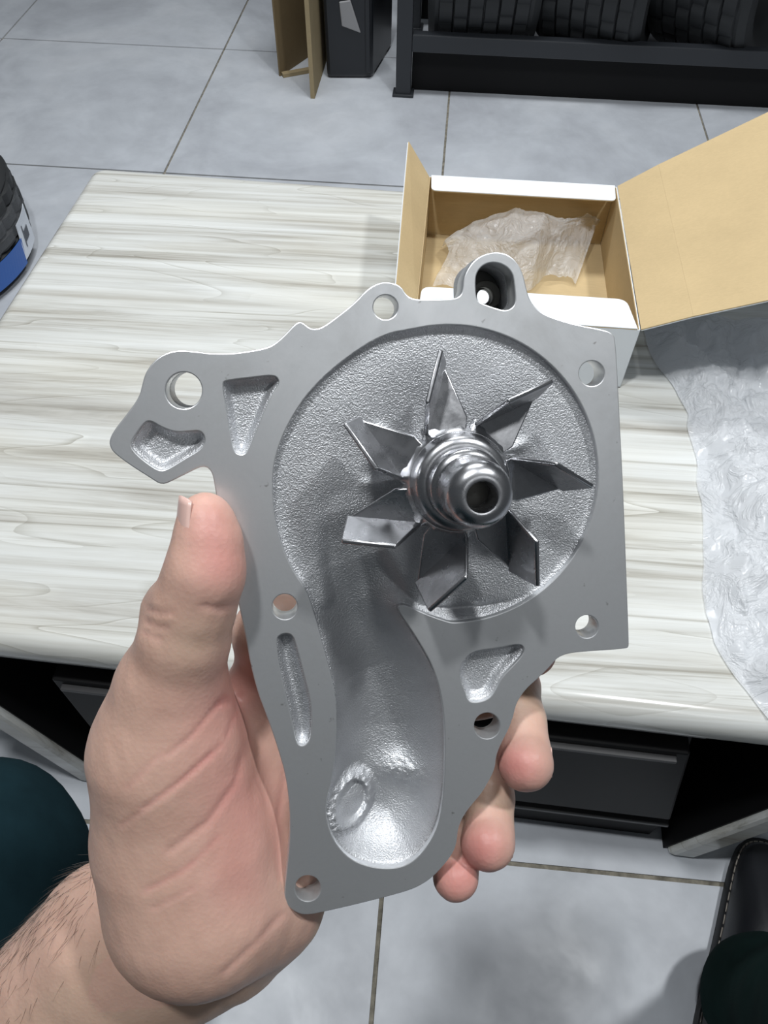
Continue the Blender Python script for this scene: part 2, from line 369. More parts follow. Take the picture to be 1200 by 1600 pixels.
# ------------------------------------------------------------------ tyres
def tyre_mesh(R, W, ribs=5, n=150, lug=5):
    hw = W/2; ri = R*.62; g = .008; prof = [(ri, -hw*.72), (ri+.015, -hw*.85), (R*.8, -hw*1.0), (R*.92, -hw*.98), (R-.012, -hw*.86)]
    rw = 2*hw*.80/ribs; cut = {}
    for k in range(ribs):
        a = -hw*.80+k*rw; edge = .006*abs((k-(ribs-1)/2)/((ribs-1)/2))**2
        prof += [(R-g-edge, a+.001), (R-edge, a+.004), (R-edge, a+rw-.004), (R-g-edge, a+rw-.001)]
        for q in (1, 2): cut[len(prof)-4+q] = k
    prof += [(R-.012, hw*.86), (R*.92, hw*.98), (R*.8, hw), (ri+.015, hw*.85), (ri, hw*.72)]
    m = len(prof); v = []; f = []
    for i in range(n):
        for k, (r, z) in enumerate(prof):
            a = 2*math.pi*i/n
            if k in cut:
                if (i+2*cut[k]) % lug == 0: r -= .0065
                a += .02*math.sin(cut[k]*2.1)
            v.append((r*math.cos(a), r*math.sin(a), z))
    for i in range(n):
        for k in range(m):
            j = (i+1) % n; l = (k+1) % m; f.append((i*m+k, j*m+k, j*m+l, i*m+l))
    return fixn(mesh('tread_and_sidewall', v, f))
# tyre lying on the floor at the left
tc = (-1.35, 1.56, 0); RT = .32; WT = .205
ft = empty('tyre', tc); tag(ft, 'black tyre lying flat on floor left of table with blue and white sticker', 'tyre')
tm = tyre_mesh(RT, WT, 5, 140, 5)
ob = mobj('rubber_carcass', tm, MT['rubber'], ft, loc=(0, 0, WT/2)); autosmooth(ob, 40)
def wrap(name, a0, a1, z0, z1, dr, mat, parent, slant=0., n=14):
    v = []; f = []
    for i in range(n+1):
        a = math.radians(a0+(a1-a0)*i/n)
        for z, sl in ((z0, 0), (z1, slant)):
            rr = RT+dr - (.02 if z < .03 else 0)*0
            v.append((rr*math.cos(a+sl), rr*math.sin(a+sl), z))
    for i in range(n): f.append((2*i, 2*i+2, 2*i+3, 2*i+1))
    o = mobj(name, mesh(name, v, f), mat, parent); s = o.modifiers.new('s', 'SOLIDIFY'); s.thickness = .0012; return o
st = wrap('sticker', 0, 17, .030, .115, .002, MT['label_white'], ft, .05)
for k in range(7): wrap('barcode_bar', 6.0+k*.8, 6.4+k*.8, .06, .085, .0035, MT['ink'], st, .018, 2)
wrap('barcode_band', 4.6, 5.2, .05, .1, .0035, MT['ink'], st, .03, 2)
wrap('blue_sticker', -26, 0, .022, .082, .002, MT['label_blue'], ft, .05)
wrap('sticker_film', -20, 16, .10, .165, .0045, MT['film'], ft, .04)
# rack with three tyres
rack = empty('tyre_rack', (.9, 2.85, 0)); tag(rack, 'black steel tyre rack at the far side of the room', 'rack')
def rk(x, y): return x-.9, y-2.85
for x in (-.163, 2.0):
    for y in (2.59, 3.1):
        a, b = rk(x, y); lg = box('leg', (a-.024, a+.024, b-.02, b+.02, 0, 1.0), MT['black_steel'], rack, .003)
        box('foot_plate', (a-.034, a+.034, b-.028, b+.026, 0, .008), MT['black_steel'], lg, .002)
for nm, y, z in (('front_beam', 2.59, .134), ('rear_beam', 3.1, .134), ('upper_beam', 2.59, .9), ('upper_rear_beam', 3.1, .9)):
    a, b = rk(0, y); box(nm, (-.163-.9+.024, 2.0-.9-.024, b-.018, b+.018, z, z+.05), MT['black_steel'], rack, .003)
box('back_panel', (-.163-.9+.024, 2.0-.9-.024, 3.125-2.85, 3.135-2.85, .02, .98), MT['darkwood'], rack)
box('kick_panel', (-.163-.9+.024, 2.0-.9-.024, 2.622-2.85, 2.629-2.85, 0, .134), MT['darkwood'], rack)
for i, (x, lab) in enumerate(((.072, 'black tyre on the rack nearest the rack leg'), (.46, 'middle black tyre of the three seen on the rack'), (.85, 'black tyre on the rack farthest right, above the open box flap'))):
    t = empty('rack_tyre', (x, 2.87, .184)); tag(t, lab, 'tyre', 'tyres standing on the rack')
    if i == 0: rt = tyre_mesh(.33, .34, 6, 130, 5); rt.materials.append(MT['rubber'])
    o = bpy.data.objects.new('rubber_carcass', rt); COL.objects.link(o); o.parent = t; o.location = (0, 0, .20+.004); o.rotation_euler = (.3*i, math.pi/2, 0)
    rt.polygons.foreach_set('use_smooth', [True]*len(rt.polygons)); rt.set_sharp_from_angle(angle=math.radians(40))

# ------------------------------------------------------------------ cardboard sheets and black container at the back
fc = empty('folded_carton', (-.5, 2.7, 0)); tag(fc, 'flattened brown cardboard carton standing on edge beside a black container', 'cardboard')
def panel(name, a, b, z1, th, mat, par, base):
    a, b = np.array(a), np.array(b); d = unit(b-a); n = np.array([-d[1], d[0]])*th/2; bs = np.array(base[:2])
    q = [(*(a-n-bs), 0), (*(b-n-bs), 0), (*(b+n-bs), 0), (*(a+n-bs), 0)]
    return hexa(name, q, [(x, y, z1) for x, y, _ in q], mat, par, .0008)
panel('left_panel', (-.585, 2.668), (-.46, 2.93), .62, .006, MT['card_brown_shaded'], fc, (-.5, 2.7))  # darker brown card colour paints in the shadow inside the fold
panel('right_panel', (-.452, 2.525), (-.45, 2.93), .66, .014, MT['card_dark'], fc, (-.5, 2.7))
panel('bottom_flap', (-.575, 2.665), (-.49, 2.71), .012, .02, MT['card_dark'], fc, (-.5, 2.7))
cn = empty('black_container', (-.33, 2.80, 0)); tag(cn, 'tall black plastic container between cardboard sheets and tyre rack', 'container')
hexa('body', [(-.095, -.13, 0), (.055, -.115, 0), (.10, .14, 0), (-.10, .14, 0)], [(-.10, -.135, .5), (.06, -.12, .5), (.105, .145, .5), (-.105, .145, .5)], MT['black_plastic'], cn, .012)
hexa('grey_patch', [(-.04, -.130, .16), (.02, -.125, .14), (.02, -.118, .14), (-.04, -.122, .16)], [(-.045, -.137, .23), (-.01, -.134, .235), (-.01, -.126, .235), (-.045, -.129, .23)], MT['apron'], cn, .003)  # plain grey patch on the container's front
hexa('rib', [(.035, -.125, .02), (.05, -.123, .02), (.05, -.110, .02), (.035, -.112, .02)], [(.035, -.131, .48), (.05, -.129, .48), (.05, -.116, .48), (.035, -.118, .48)], MT['black_plastic'], cn, .002)

# ------------------------------------------------------------------ water pump
D = .24; S = D/F; OX, OY = 702, 742
n_w = unit(M @ np.array([.127, .19, -1.0])); x_w = M[:, 0]; x_w = unit(x_w-n_w*np.dot(x_w, n_w)); y_w = np.cross(n_w, x_w)
PO = at(OX, OY, D)
pump = empty('water_pump', (0, 0, 0)); tag(pump, 'grey cast aluminium car water pump with seven blade impeller held in a hand', 'water pump')
pump.matrix_world = Matrix(((x_w[0], y_w[0], n_w[0], PO[0]), (x_w[1], y_w[1], n_w[1], PO[1]), (x_w[2], y_w[2], n_w[2], PO[2]), (0, 0, 0, 1)))
def L(px, py, h=0.):          # photo pixel -> pump plane at height h
    r = ray(px, py); t = np.dot(PO+n_w*h-CAM, n_w)/np.dot(r, n_w); q = CAM+r*t-PO
    return (float(np.dot(q, x_w)), float(np.dot(q, y_w)))
def LL(pts, h=0.): return [L(p[0], p[1], h) for p in pts]
OUT = [(170, 689), (178, 672), (199, 646), (217.5, 620), (222, 601), (227, 582.5), (240, 564), (259, 551), (281, 546.5), (307, 549), (330, 552), (360, 552), (382, 549.5), (409, 545), (427, 539), (446, 522), (461, 505.6), (469, 502), (475.5, 505.6), (482, 511), (489, 514), (502.5, 512), (525, 496), (555, 472), (570, 455), (585, 444.5), (600, 440), (615.6, 442), (627, 447.5), (634, 459), (642, 465.5), (655, 468), (707.5, 467), (719, 462.5), (723, 453), (724, 436), (730, 421), (741, 406), (756, 397), (775, 393), (794, 397), (809, 410), (818, 429), (822, 447.5), (827.5, 468), (839, 483), (854, 492.5), (876, 500), (902.5, 507.5), (944, 515), (957, 520.6), (962.5, 530), (968, 642), (974, 755), (981, 942), (983, 1001), (983, 1010.6), (979, 1014), (937.5, 1017), (907.5, 1019), (885, 1022), (870, 1029), (859, 1042.5), (840, 1061), (825, 1074), (814, 1087.5), (806, 1102.5), (802, 1121), (795, 1140), (784, 1160.6), (775.5, 1181), (774, 1200), (765, 1219), (752, 1241), (735, 1260), (722, 1279), (715.5, 1297.5), (714, 1316), (709, 1331), (697.5, 1348), (675, 1372.5), (650, 1388), (620, 1397.5), (575, 1409), (537.5, 1418), (504, 1425.6), (481, 1430), (466, 1428), (451, 1418), (444, 1407), (444, 1390), (449, 1349), (453, 1304), (452, 1255), (445.6, 1210), (436, 1176), (425, 1142.5), (414, 1112.5), (402.5, 1082.5), (391, 1037.5), (382, 985), (372.5, 944), (350, 830), (337.5, 774), (333, 744), (328, 734), (320.6, 729), (311, 730.6), (300, 736), (274, 749), (253, 759), (232.5, 745.6), (206, 729), (180, 710), (172.5, 700.6)]
HOLES = [(287, 610, 28.5), (602.5, 480, 19), (924.6, 583.6, 19.5), (917, 979, 17.5), (761, 1134, 20), (481, 1388, 20), (445, 948, 19.5)]
PA = [(347, 599), (354, 594.5), (394, 590), (426, 586), (435, 592), (435, 601), (422, 620), (409, 650), (394, 687.5), (386, 706), (377, 711), (367.5, 707), (362, 691), (354, 642.5)]
PB = [(202.5, 695), (214, 676), (227, 659), (236, 657.5), (251, 667), (274, 676), (300, 673.6), (313, 673), (320, 682), (319.5, 693), (311, 703), (289, 715.6), (262.5, 732.5), (249, 735.5), (232.5, 725), (214, 710)]
PC = [(432.5, 1004), (434, 994), (446, 989), (457, 992.5), (462.5, 1007.5), (474, 1052.5), (484, 1090), (487, 1120), (485, 1154), (477.5, 1164), (468, 1165), (462.5, 1157.5), (457, 1127.5), (445.6, 1079), (436, 1037.5)]
PD = [(729, 1026), (742.5, 1017), (780, 1012.5), (810, 1006), (819, 1011), (817.5, 1022), (802.5, 1039), (784, 1057.5), (771, 1084), (761, 1093), (744, 1097.6), (731, 1095), (727, 1080), (719, 1061), (719, 1042.5)]
SLOT = [(743, 436), (746, 425), (753, 416), (763, 411), (773, 410), (785, 413), (795, 420), (801, 429), (803, 440), (805, 460), (805, 473), (800, 481), (791, 485), (780, 483), (759, 476), (749, 472), (744, 464)]
VOL = [(700.6, 971.5), (669, 961), (637, 946), (625.6, 944.5), (621, 951), (625.6, 960.6), (639, 979), (657.5, 1007.5), (676, 1041), (689, 1082.5), (695, 1135), (695, 1199), (692, 1247.5), (684, 1292.5), (665, 1326), (642.5, 1349), (612.5, 1358), (575, 1354), (545, 1341), (522.5, 1315), (511, 1285), (509, 1255), (521, 1210), (526, 1161), (526, 1105), (521, 1067.5), (507.5, 1019), (492.5, 962.5), (479, 921), (455, 887.5), (437, 841), (428, 800), (425.6, 747.5), (431, 710), (450, 661), (487.5, 605), (544, 556), (600, 522)]
VOL += [(702+233*math.cos(math.radians(a)), 740-233*math.sin(math.radians(a))) for a in range(104, -89, -6)]
def circ(px, py, r, n=40, h=0.): return LL([(px+r*math.cos(2*math.pi*k/n), py+r*math.sin(2*math.pi*k/n)) for k in range(n)], h)
outl = LL(chaikin(OUT, 2)); pock = [LL(chaikin(p, 2)) for p in (PA, PB, PC, PD)]; slot = LL(chaikin(SLOT, 2)); vol = LL(chaikin(VOL, 2))
TH = .0085
housing = flat_curve('housing', [outl]+[circ(*h) for h in HOLES]+pock+[slot, vol], -TH, 0, MT['machined'], pump, .00035)
flat_faces(housing)
def grow(loop, d):
    p = np.array(loop); a = np.roll(p, 1, 0); b = np.roll(p, -1, 0); t = b-a; t /= np.linalg.norm(t, axis=1)[:, None]+1e-12
    nrm = np.stack([t[:, 1], -t[:, 0]], 1); area = np.sum(p[:, 0]*np.roll(p[:, 1], -1)-np.roll(p[:, 0], -1)*p[:, 1])
    if area < 0: nrm = -nrm
    return [tuple(q) for q in p+nrm*d]
# bosses behind the face
flat_curve('boss', [circ(287, 610, 46), circ(287, 610, 28.5)], -.020, -TH, MT['cast'], housing, .0008)
flat_curve('port_tube', [grow(slot, .0022), slot], -.022, -TH+.0002, MT['cast'], housing, .0006)
fl_hole = [L(757+11.5*math.cos(k*math.pi/12), 463+11.5*math.sin(k*math.pi/12), -.019) for k in range(24)]
flat_curve('port_floor', [grow(slot, .0008), fl_hole], -.023, -.019, MT['dark_bore'], housing, .0003)
lip = [L(760+24*math.cos(k*math.pi/12), 461+24*math.sin(k*math.pi/12), -.015) for k in range(24)]; lip2 = [L(757+15*math.cos(k*math.pi/12), 463+15*math.sin(k*math.pi/12), -.015) for k in range(24)]
flat_curve('port_step', [lip, lip2], -.019, -.0155, MT['dark_bore'], housing, .0004)

def inside_dist(P, loop):
    A = np.array(loop); B = np.roll(A, -1, 0); d = np.full(len(P), 1e9); ins = np.zeros(len(P), bool)
    for a, b in zip(A, B):
        ab = b-a; l2 = ab@ab
        if l2 < 1e-16: continue
        t = np.clip(((P-a)@ab)/l2, 0, 1); d = np.minimum(d, np.hypot(*(P-a-t[:, None]*ab).T))
        cond = (a[1] > P[:, 1]) != (b[1] > P[:, 1])
        with np.errstate(divide='ignore', invalid='ignore'): xi = (b[0]-a[0])*(P[:, 1]-a[1])/(b[1]-a[1])+a[0]
        ins ^= cond & (P[:, 0] < xi)
    return np.where(ins, d, -d)
def field(name, loop, step, depth, mat, back, margin=.0012, grade=None):
    A = np.array(loop); x = np.arange(A[:, 0].min()-margin, A[:, 0].max()+margin+step, step); y = np.arange(A[:, 1].min()-margin, A[:, 1].max()+margin+step, step)
    X, Y = np.meshgrid(x, y); P = np.stack([X.ravel(), Y.ravel()], 1); sd = inside_dist(P, A[::2] if len(A) > 120 else A)
    Z = -depth(P, np.maximum(sd, 0)); keep = sd > -margin
    nx, ny = len(x), len(y); idx = -np.ones(len(P), int); K = keep.reshape(ny, nx)
    cell = K[:-1, :-1] & K[1:, :-1] & K[:-1, 1:] & K[1:, 1:]; J, I = np.nonzero(cell)
    q = np.stack([J*nx+I, J*nx+I+1, (J+1)*nx+I+1, (J+1)*nx+I], 1); used = np.unique(q); idx[used] = np.arange(len(used)); q = idx[q]
    V = np.column_stack([P[used], Z[used]]); nv = len(V); Vb = V.copy(); Vb[:, 2] -= back
    ed = {}
    for r in q:
        for k in range(4):
            e = (r[k], r[(k+1) % 4])
            if (e[1], e[0]) in ed: del ed[(e[1], e[0])]
            else: ed[e] = 1
    fs = [tuple(r) for r in q]+[tuple(r[::-1]+nv) for r in q]+[(e[1], e[0], e[0]+nv, e[1]+nv) for e in ed]
    return mobj(name, mesh(name, np.vstack([V, Vb]), fs), mat, housing if name != 'volute' else pump, True)
ss = lambda t: np.clip(t, 0, 1)**2*(3-2*np.clip(t, 0, 1))
for lp in pock: field('pocket', lp, .0007, lambda P, d: .0012+.0030*ss(d/.0022), MT['cast'], .003)
# volute floor: shallow round chamber running into a deep scoop
CL = np.array([L(540, 800), L(556, 880), L(580, 960, -.004), L(604, 1050, -.008), L(612, 1150, -.009), L(604, 1240, -.009), L(602, 1290, -.009)])
CD = np.array([.003, .006, .0115, .017, .019, .018, .017]); CW = np.array([.012, .0135, .0145, .0155, .017, .0182, .0186])
blister = np.array(L(549, 1244, -.013)); lump = np.array(L(632, 1203, -.014)); hubc = np.array(L(702, 742))
def vdepth(P, d):
    r = np.hypot(*(P-hubc).T)
    base = .0024+.0006*ss(d/.0012)+.0022*ss((.040-r)/.028)
    # three low cast ridges radiating near the hub
    ang = np.arctan2(P[:, 1]-hubc[1], P[:, 0]-hubc[0])
    for a0 in (148, 186, 20): base -= .0011*np.exp(-((np.angle(np.exp(1j*(ang-math.radians(a0)))))/.08)**2)*ss((.030-r)/.006)
    best = np.full(len(P), 1e9); dep = np.zeros(len(P)); wid = np.full(len(P), .015)
    for k in range(len(CL)-1):
        a, b = CL[k], CL[k+1]; ab = b-a; t = np.clip(((P-a)@ab)/(ab@ab), 0, 1); dd = np.hypot(*(P-a-t[:, None]*ab).T)
        m = dd < best; best = np.where(m, dd, best); dep = np.where(m, CD[k]+(CD[k+1]-CD[k])*t, dep); wid = np.where(m, CW[k]+(CW[k+1]-CW[k])*t, wid)
    u = best/wid; low = ss((L(600, 930)[1]-P[:, 1])/.014)
    pe = (1-(1-np.clip(d/.0150, 0, 1))**2)**.8; pu = ss((1.2-u)/.75)
    tube = dep*np.minimum(pe, pu*(1-low)+low)
    h = np.sqrt((base-tube)**2+.0016**2); z = .5*(base+tube+h)-.0006
    rb = np.hypot(*((P-blister)*np.array([1.12, .93])).T)
    z -= .0042*ss((.0108-rb)/.0042); z += .0018*ss((.0066-rb)/.0009)-.0014*ss((.0058-rb)/.005)
    rl = np.hypot(*((P-lump)*np.array([.8, 1.2])).T)
    z -= .0036*np.exp(-(rl/.0065)**2)
    gr = np.array([mnoise.noise((p[0]*850, p[1]*850, .3)) for p in P]); ringm = np.exp(-((rb-.0082)/.0018)**2)+.8*np.exp(-(rl/.0060)**2)*(rb > .0068)
    z += gr*(.00003+.0011*np.clip(ringm, 0, 1))
    return np.maximum(z, .0012)
field('volute', vol, .00055, vdepth, MT['cast'], .0035, .0014)

# impeller
HA = .0135
imp = empty('impeller', (0, 0, 0)); imp.parent = pump
def pol(r, a, z): return np.array([r*math.cos(math.radians(a)), r*math.sin(math.radians(a)), z])
def blade(a):
    t = .0014; tip, b1, b2 = pol(.0350, a-1, HA-.0055), pol(.0168, a+33, HA), pol(.0190, a-15, HA)
    q = lambda f: pol(.0128, a-15+(48)*f, HA+.0016)
    base = [b2, tip, b1]+[q(f) for f in (1, .75, .5, .25, 0)]
    m = len(base); up = np.array([0, 0, t]); v = [p-up for p in base]+[p for p in base]
    f = [tuple(range(m-1, -1, -1)), tuple(range(m, 2*m))]+[(i, (i+1) % m, m+(i+1) % m, m+i) for i in range(m)]
    # flange folded up along the b1-tip edge
    fd = unit(tip-b1); out = np.cross(np.array([0, 0, 1.]), fd); out = unit(out)
    hh, ln = .0140, .0046; mid_ = b1+(tip-b1)*.44; st_ = b1+(tip-b1)*.05
    tipx = tip+fd*.0022
    prof = [st_, tip, tipx+np.array([0, 0, hh])*.96+out*ln, mid_+np.array([0, 0, hh])+out*ln]
    inn = -out*t
    k0 = len(v); v += prof+[p+inn for p in prof]
    f += [(k0, k0+1, k0+2, k0+3), (k0+7, k0+6, k0+5, k0+4)]+[(k0+i, k0+4+i, k0+4+(i+1) % 4, k0+(i+1) % 4) for i in range(4)]
    o = mobj('blade', fixn(mesh('blade', v, f)), MT['steel'], imp); bevel(o, .00045, 2); autosmooth(o, 40); return o
for k in range(7): blade(98+k*360/7)
prof = [(.0105, HA-.0165), (.0105, HA-.002), (.0146, HA-.0008), (.0152, HA), (.0152, HA+.0010), (.0149, HA+.0018), (.0144, HA+.003), (.0140, HA+.0050), (.0130, HA+.0063), (.0112, HA+.0068), (.0104, HA+.0066)]
cv = []; cf = []; NC = 280
for i_ in range(NC):
    th_ = 2*math.pi*i_/NC; dk = min(abs(math.remainder(th_-math.radians(98+k*360/7+34.7), 2*math.pi)) for k in range(7))
    ro = .0190-.0026*math.exp(-(dk/.085)**4); c_, s_ = math.cos(th_), math.sin(th_)
    for r_, z_ in ((ro-.0004, HA-.0028), (ro, HA-.0024), (ro, HA-.0014), (ro-.0005, HA-.0009), (.0158, HA+.0008), (.0150, HA+.0018), (.0120, HA+.0018), (.0120, HA-.002)): cv.append((r_*c_, r_*s_, z_))
for i_ in range(NC):
    for k in range(8): cf.append((i_*8+k, ((i_+1) % NC)*8+k, ((i_+1) % NC)*8+(k+1) % 8, i_*8+(k+1) % 8))
o = mobj('collar', fixn(mesh('collar', cv, cf)), MT['steel'], imp); autosmooth(o, 50)
v, f = lathe(prof, 64); o = mobj('hub_ring', mesh('hub_ring', v, f), MT['steel'], imp); fixn(o.data); autosmooth(o, 50)
prof = [(.0109, HA+.0050), (.0109, HA+.0120), (.0106, HA+.0128), (.0098, HA+.0132), (.0093, HA+.0136), (.0093, HA+.0235)]+[(.0048+.0045*math.cos(math.radians(q)), HA+.0235+.0050*math.sin(math.radians(q))) for q in range(12, 91, 13)]+[(.0043, HA+.0284), (.0040, HA+.0278), (.0039, HA+.018)]
v, f = lathe(prof, 56); o = mobj('shaft_nose', mesh('shaft_nose', v, f), MT['steel'], pump); fixn(o.data); autosmooth(o, 50)
v, f = lathe([(.0001, HA+.0205), (.0012, HA+.0203), (.0039, HA+.0200)], 40); o = mobj('bore', mesh('bore', v, f), MT['dark_bore'], pump, True)

# ------------------------------------------------------------------ the person: hand, trousers, shoe
def cs(px, py, d): return np.array([(px-600)/F*d, (py-800)/F*d, d])
def sdf_mesh(chains, res, pad=.004):
    allp = [(cs(p[0], p[1], p[2]), p[3]*p[2]/F) for c in chains for p in c['p']]
    lo = np.min([c-r for c, r in allp], 0)-pad; hi = np.max([c+r for c, r in allp], 0)+pad
    n = np.ceil((hi-lo)/res).astype(int)+1; ax = [lo[k]+res*np.arange(n[k]) for k in range(3)]
    G = np.full(n, .05, np.float32)
    def smin(a, b, k):
        h = np.maximum(k-np.abs(a-b), 0)/k; return np.minimum(a, b)-h*h*k*.25
    for c in chains:
        pts = [(cs(p[0], p[1], p[2]), p[3]*p[2]/F) for p in c['p']]; zs = c.get('zs', 1.); k = c.get('k', .006); m = max(r for _, r in pts)*.0+.016
        l2 = np.min([q-r for q, r in pts], 0)-m; h2 = np.max([q+r for q, r in pts], 0)+m
        i0 = np.clip(((l2-lo)/res).astype(int), 0, n-1); i1 = np.clip(((h2-lo)/res).astype(int)+2, 1, n)
        sl = tuple(slice(a, b) for a, b in zip(i0, i1))
        X = ax[0][sl[0]][:, None, None].astype(np.float32); Y = ax[1][sl[1]][None, :, None].astype(np.float32); Z = ax[2][sl[2]][None, None, :].astype(np.float32)
        d = None; seg = list(zip(pts[:-1], pts[1:])) or [(pts[0], pts[0])]
        for (a, ra), (b, rb) in seg:
            ab = b-a; l = float((ab[0]**2+ab[1]**2+(ab[2]/zs)**2)) or 1e-9
            t = np.clip(((X-a[0])*ab[0]+(Y-a[1])*ab[1]+(Z-a[2])*ab[2]/zs**2)/l, 0, 1)
            e = np.sqrt((X-a[0]-t*ab[0])**2+(Y-a[1]-t*ab[1])**2+((Z-a[2]-t*ab[2])/zs)**2)-(ra+(rb-ra)*t)
            d = e if d is None else smin(d, e, .003)
        G[sl] = smin(G[sl], d.astype(np.float32), k)
    # surface nets
    ins = G < 0
    cnt = np.zeros(n-1, int)
    for dx in (0, 1):
        for dy in (0, 1):
            for dz in (0, 1): cnt += ins[dx:n[0]-1+dx, dy:n[1]-1+dy, dz:n[2]-1+dz]
    act = (cnt > 0) & (cnt < 8); cells = np.argwhere(act); vid = -np.ones(n-1, int); vid[act] = np.arange(len(cells))
    acc = np.zeros((len(cells), 3)); num = np.zeros(len(cells))
    cor = [(a, b, c) for a in (0, 1) for b in (0, 1) for c in (0, 1)]
    for a in cor:
        for b in cor:
            if sum(b)-sum(a) == 1 and all(q >= p for p, q in zip(a, b)):
                ga = G[tuple((cells+a).T)]; gb = G[tuple((cells+b).T)]; m = (ga < 0) != (gb < 0)
                t = np.where(m, ga/np.where(m, ga-gb, 1), 0)[:, None]
                acc += np.where(m[:, None], cells+np.array(a)+t*(np.array(b)-np.array(a)), 0); num += m
    V = lo+acc/num[:, None]*res; faces = []
    for axn in range(3):
        u, w_ = [(1, 2), (2, 0), (0, 1)][axn]
        s0 = [slice(None)]*3; s1 = [slice(None)]*3; s0[axn] = slice(0, -1); s1[axn] = slice(1, None)
        A, B = ins[tuple(s0)], ins[tuple(s1)]; E = np.argwhere(A != B)
        ok = np.ones(len(E), bool)
        for q in (u, w_): ok &= (E[:, q] > 0) & (E[:, q] < n[q]-1)
        ok &= E[:, axn] < n[axn]-1; E = E[ok]; fl = A[tuple(E.T)]
        du = np.zeros(3, int); du[u] = 1; dw = np.zeros(3, int); dw[w_] = 1
        qd = np.stack([vid[tuple((E-du-dw).T)], vid[tuple((E-dw).T)], vid[tuple(E.T)], vid[tuple((E-du).T)]], 1)
        faces.append(np.where(fl[:, None], qd, qd[:, ::-1]))
    Fq = np.vstack(faces); Fq = Fq[(Fq >= 0).all(1)]
    # relax
    for _ in range(3):
        s = np.zeros_like(V); c = np.zeros(len(V))
        for a, b in ((0, 1), (1, 2), (2, 3), (3, 0)):
            np.add.at(s, Fq[:, a], V[Fq[:, b]]); np.add.at(s, Fq[:, b], V[Fq[:, a]]); np.add.at(c, Fq[:, a], 1); np.add.at(c, Fq[:, b], 1)
        V = .5*V+.5*s/np.maximum(c, 1)[:, None]
    return V, Fq
def vnormals(V, Fq):
    N = np.cross(V[Fq[:, 2]]-V[Fq[:, 0]], V[Fq[:, 3]]-V[Fq[:, 1]]); A = np.zeros_like(V)
    for k in range(4): np.add.at(A, Fq[:, k], N)
    return A/np.maximum(np.linalg.norm(A, axis=1), 1e-12)[:, None]
HAND = [
 dict(p=[(-90, 1810, .332, 160), (60, 1650, .315, 158), (200, 1490, .298, 150), (330, 1440, .290, 130)], zs=.62, k=.010),
 dict(p=[(264, 1180, .2565, 106), (288, 1300, .264, 141), (306, 1410, .266, 142)], zs=.85, k=.003),
 dict(p=[(372, 1395, .279, 118), (400, 1250, .285, 105)], zs=.75, k=.012),
 dict(p=[(420, 1400, .285, 85), (420, 1250, .288, 90), (420, 1090, .288, 75)], zs=.8, k=.012),
 dict(p=[(500, 1090, .292, 80), (500, 1290, .297, 85)], zs=.7, k=.012),
 dict(p=[(263, 1172, .2555, 102), (269, 1070, .2465, 84), (288, 1000, .2375, 69), (303, 945, .233, 64), (319, 892, .229, 56), (321, 812, .2275, 43)], k=.018),
 dict(p=[(330, 850, .2278, 46), (322, 900, .2285, 52)], k=.006),
 dict(p=[(238, 945, .236, 10), (246, 935, .236, 10)], k=.008),
 dict(p=[(428, 992, .2865, 66), (640, 985, .306, 50), (780, 985, .300, 42), (833, 1020, .283, 36)], k=.006),
 dict(p=[(500, 1120, .294, 55), (685, 1085, .314, 50), (800, 1072, .300, 42), (813, 1125, .282, 38), (821, 1192, .270, 44)], k=.0025),
 dict(p=[(510, 1220, .297, 52), (660, 1190, .316, 46), (760, 1200, .302, 40), (768, 1245, .286, 34), (762, 1316, .275, 43)], k=.0025),
 dict(p=[(510, 1310, .298, 48), (630, 1300, .312, 42), (712, 1310, .302, 36), (722, 1335, .288, 29), (712, 1371, .278, 36)], k=.0025),
]
V, Fq = sdf_mesh(HAND, .00105)
# creases, in the hand's own frame (x right, y down), displaced into the flesh
def line_d(P2, pts):
    d = np.full(len(P2), 1e9); 
    for a, b in zip(np.array(pts[:-1], float), np.array(pts[1:], float)):
        ab = b-a; t = np.clip(((P2-a)@ab)/(ab@ab), 0, 1); d = np.minimum(d, np.hypot(*(P2-a-t[:, None]*ab).T))
    return d
P2 = np.stack([V[:, 0]/V[:, 2]*F+600, V[:, 1]/V[:, 2]*F+800], 1); N = vnormals(V, Fq); front = np.clip(-N[:, 2]*1.6, 0, 1)
CRE = [([(372, 1105), (385, 1160), (368, 1225), (325, 1285), (265, 1330)], .0007, 6), ([(350, 1090), (300, 1150), (262, 1180)], .00055, 4), ([(345, 1165), (290, 1215), (225, 1262)], .0005, 4),
       ([(345, 1100), (372, 1090)], .0009, 6), ([(318, 948), (345, 952), (368, 946)], .00055, 6), ([(234, 952), (248, 958), (268, 958)], .0006, 4), ([(230, 972), (246, 980), (262, 982)], .0004, 4), ([(226, 990), (250, 1000)], .0003, 4),
       ([(330, 1180), (262, 1240), (190, 1290)], .0004, 4), ([(340, 1310), (285, 1365), (225, 1395)], .0003, 4), ([(300, 1390), (240, 1420)], .0003, 4), ([(440, 1430), (400, 1475), (350, 1520)], .0006, 6),
       ([(300, 1350), (230, 1390)], .0003, 3), ([(250, 1180), (200, 1230)], .0003, 4), ([(365, 1120), (355, 1150)], .0005, 4), ([(450, 1180), (432, 1300), (440, 1370)], .0004, 6)]
disp = np.zeros(len(V)); redc = np.zeros(len(V))
for pts, a, wd in CRE:
    q = line_d(P2, pts); disp += .75*a*np.exp(-(q/wd)**2); redc += .13*np.exp(-(q/(wd*1.6))**2)
V = V-N*(disp*front)[:, None]
V = V+N*(.00016*np.array([mnoise.noise(p) for p in V*np.array([260, 140, 200])]))[:, None]
red = np.full(len(V), .17)
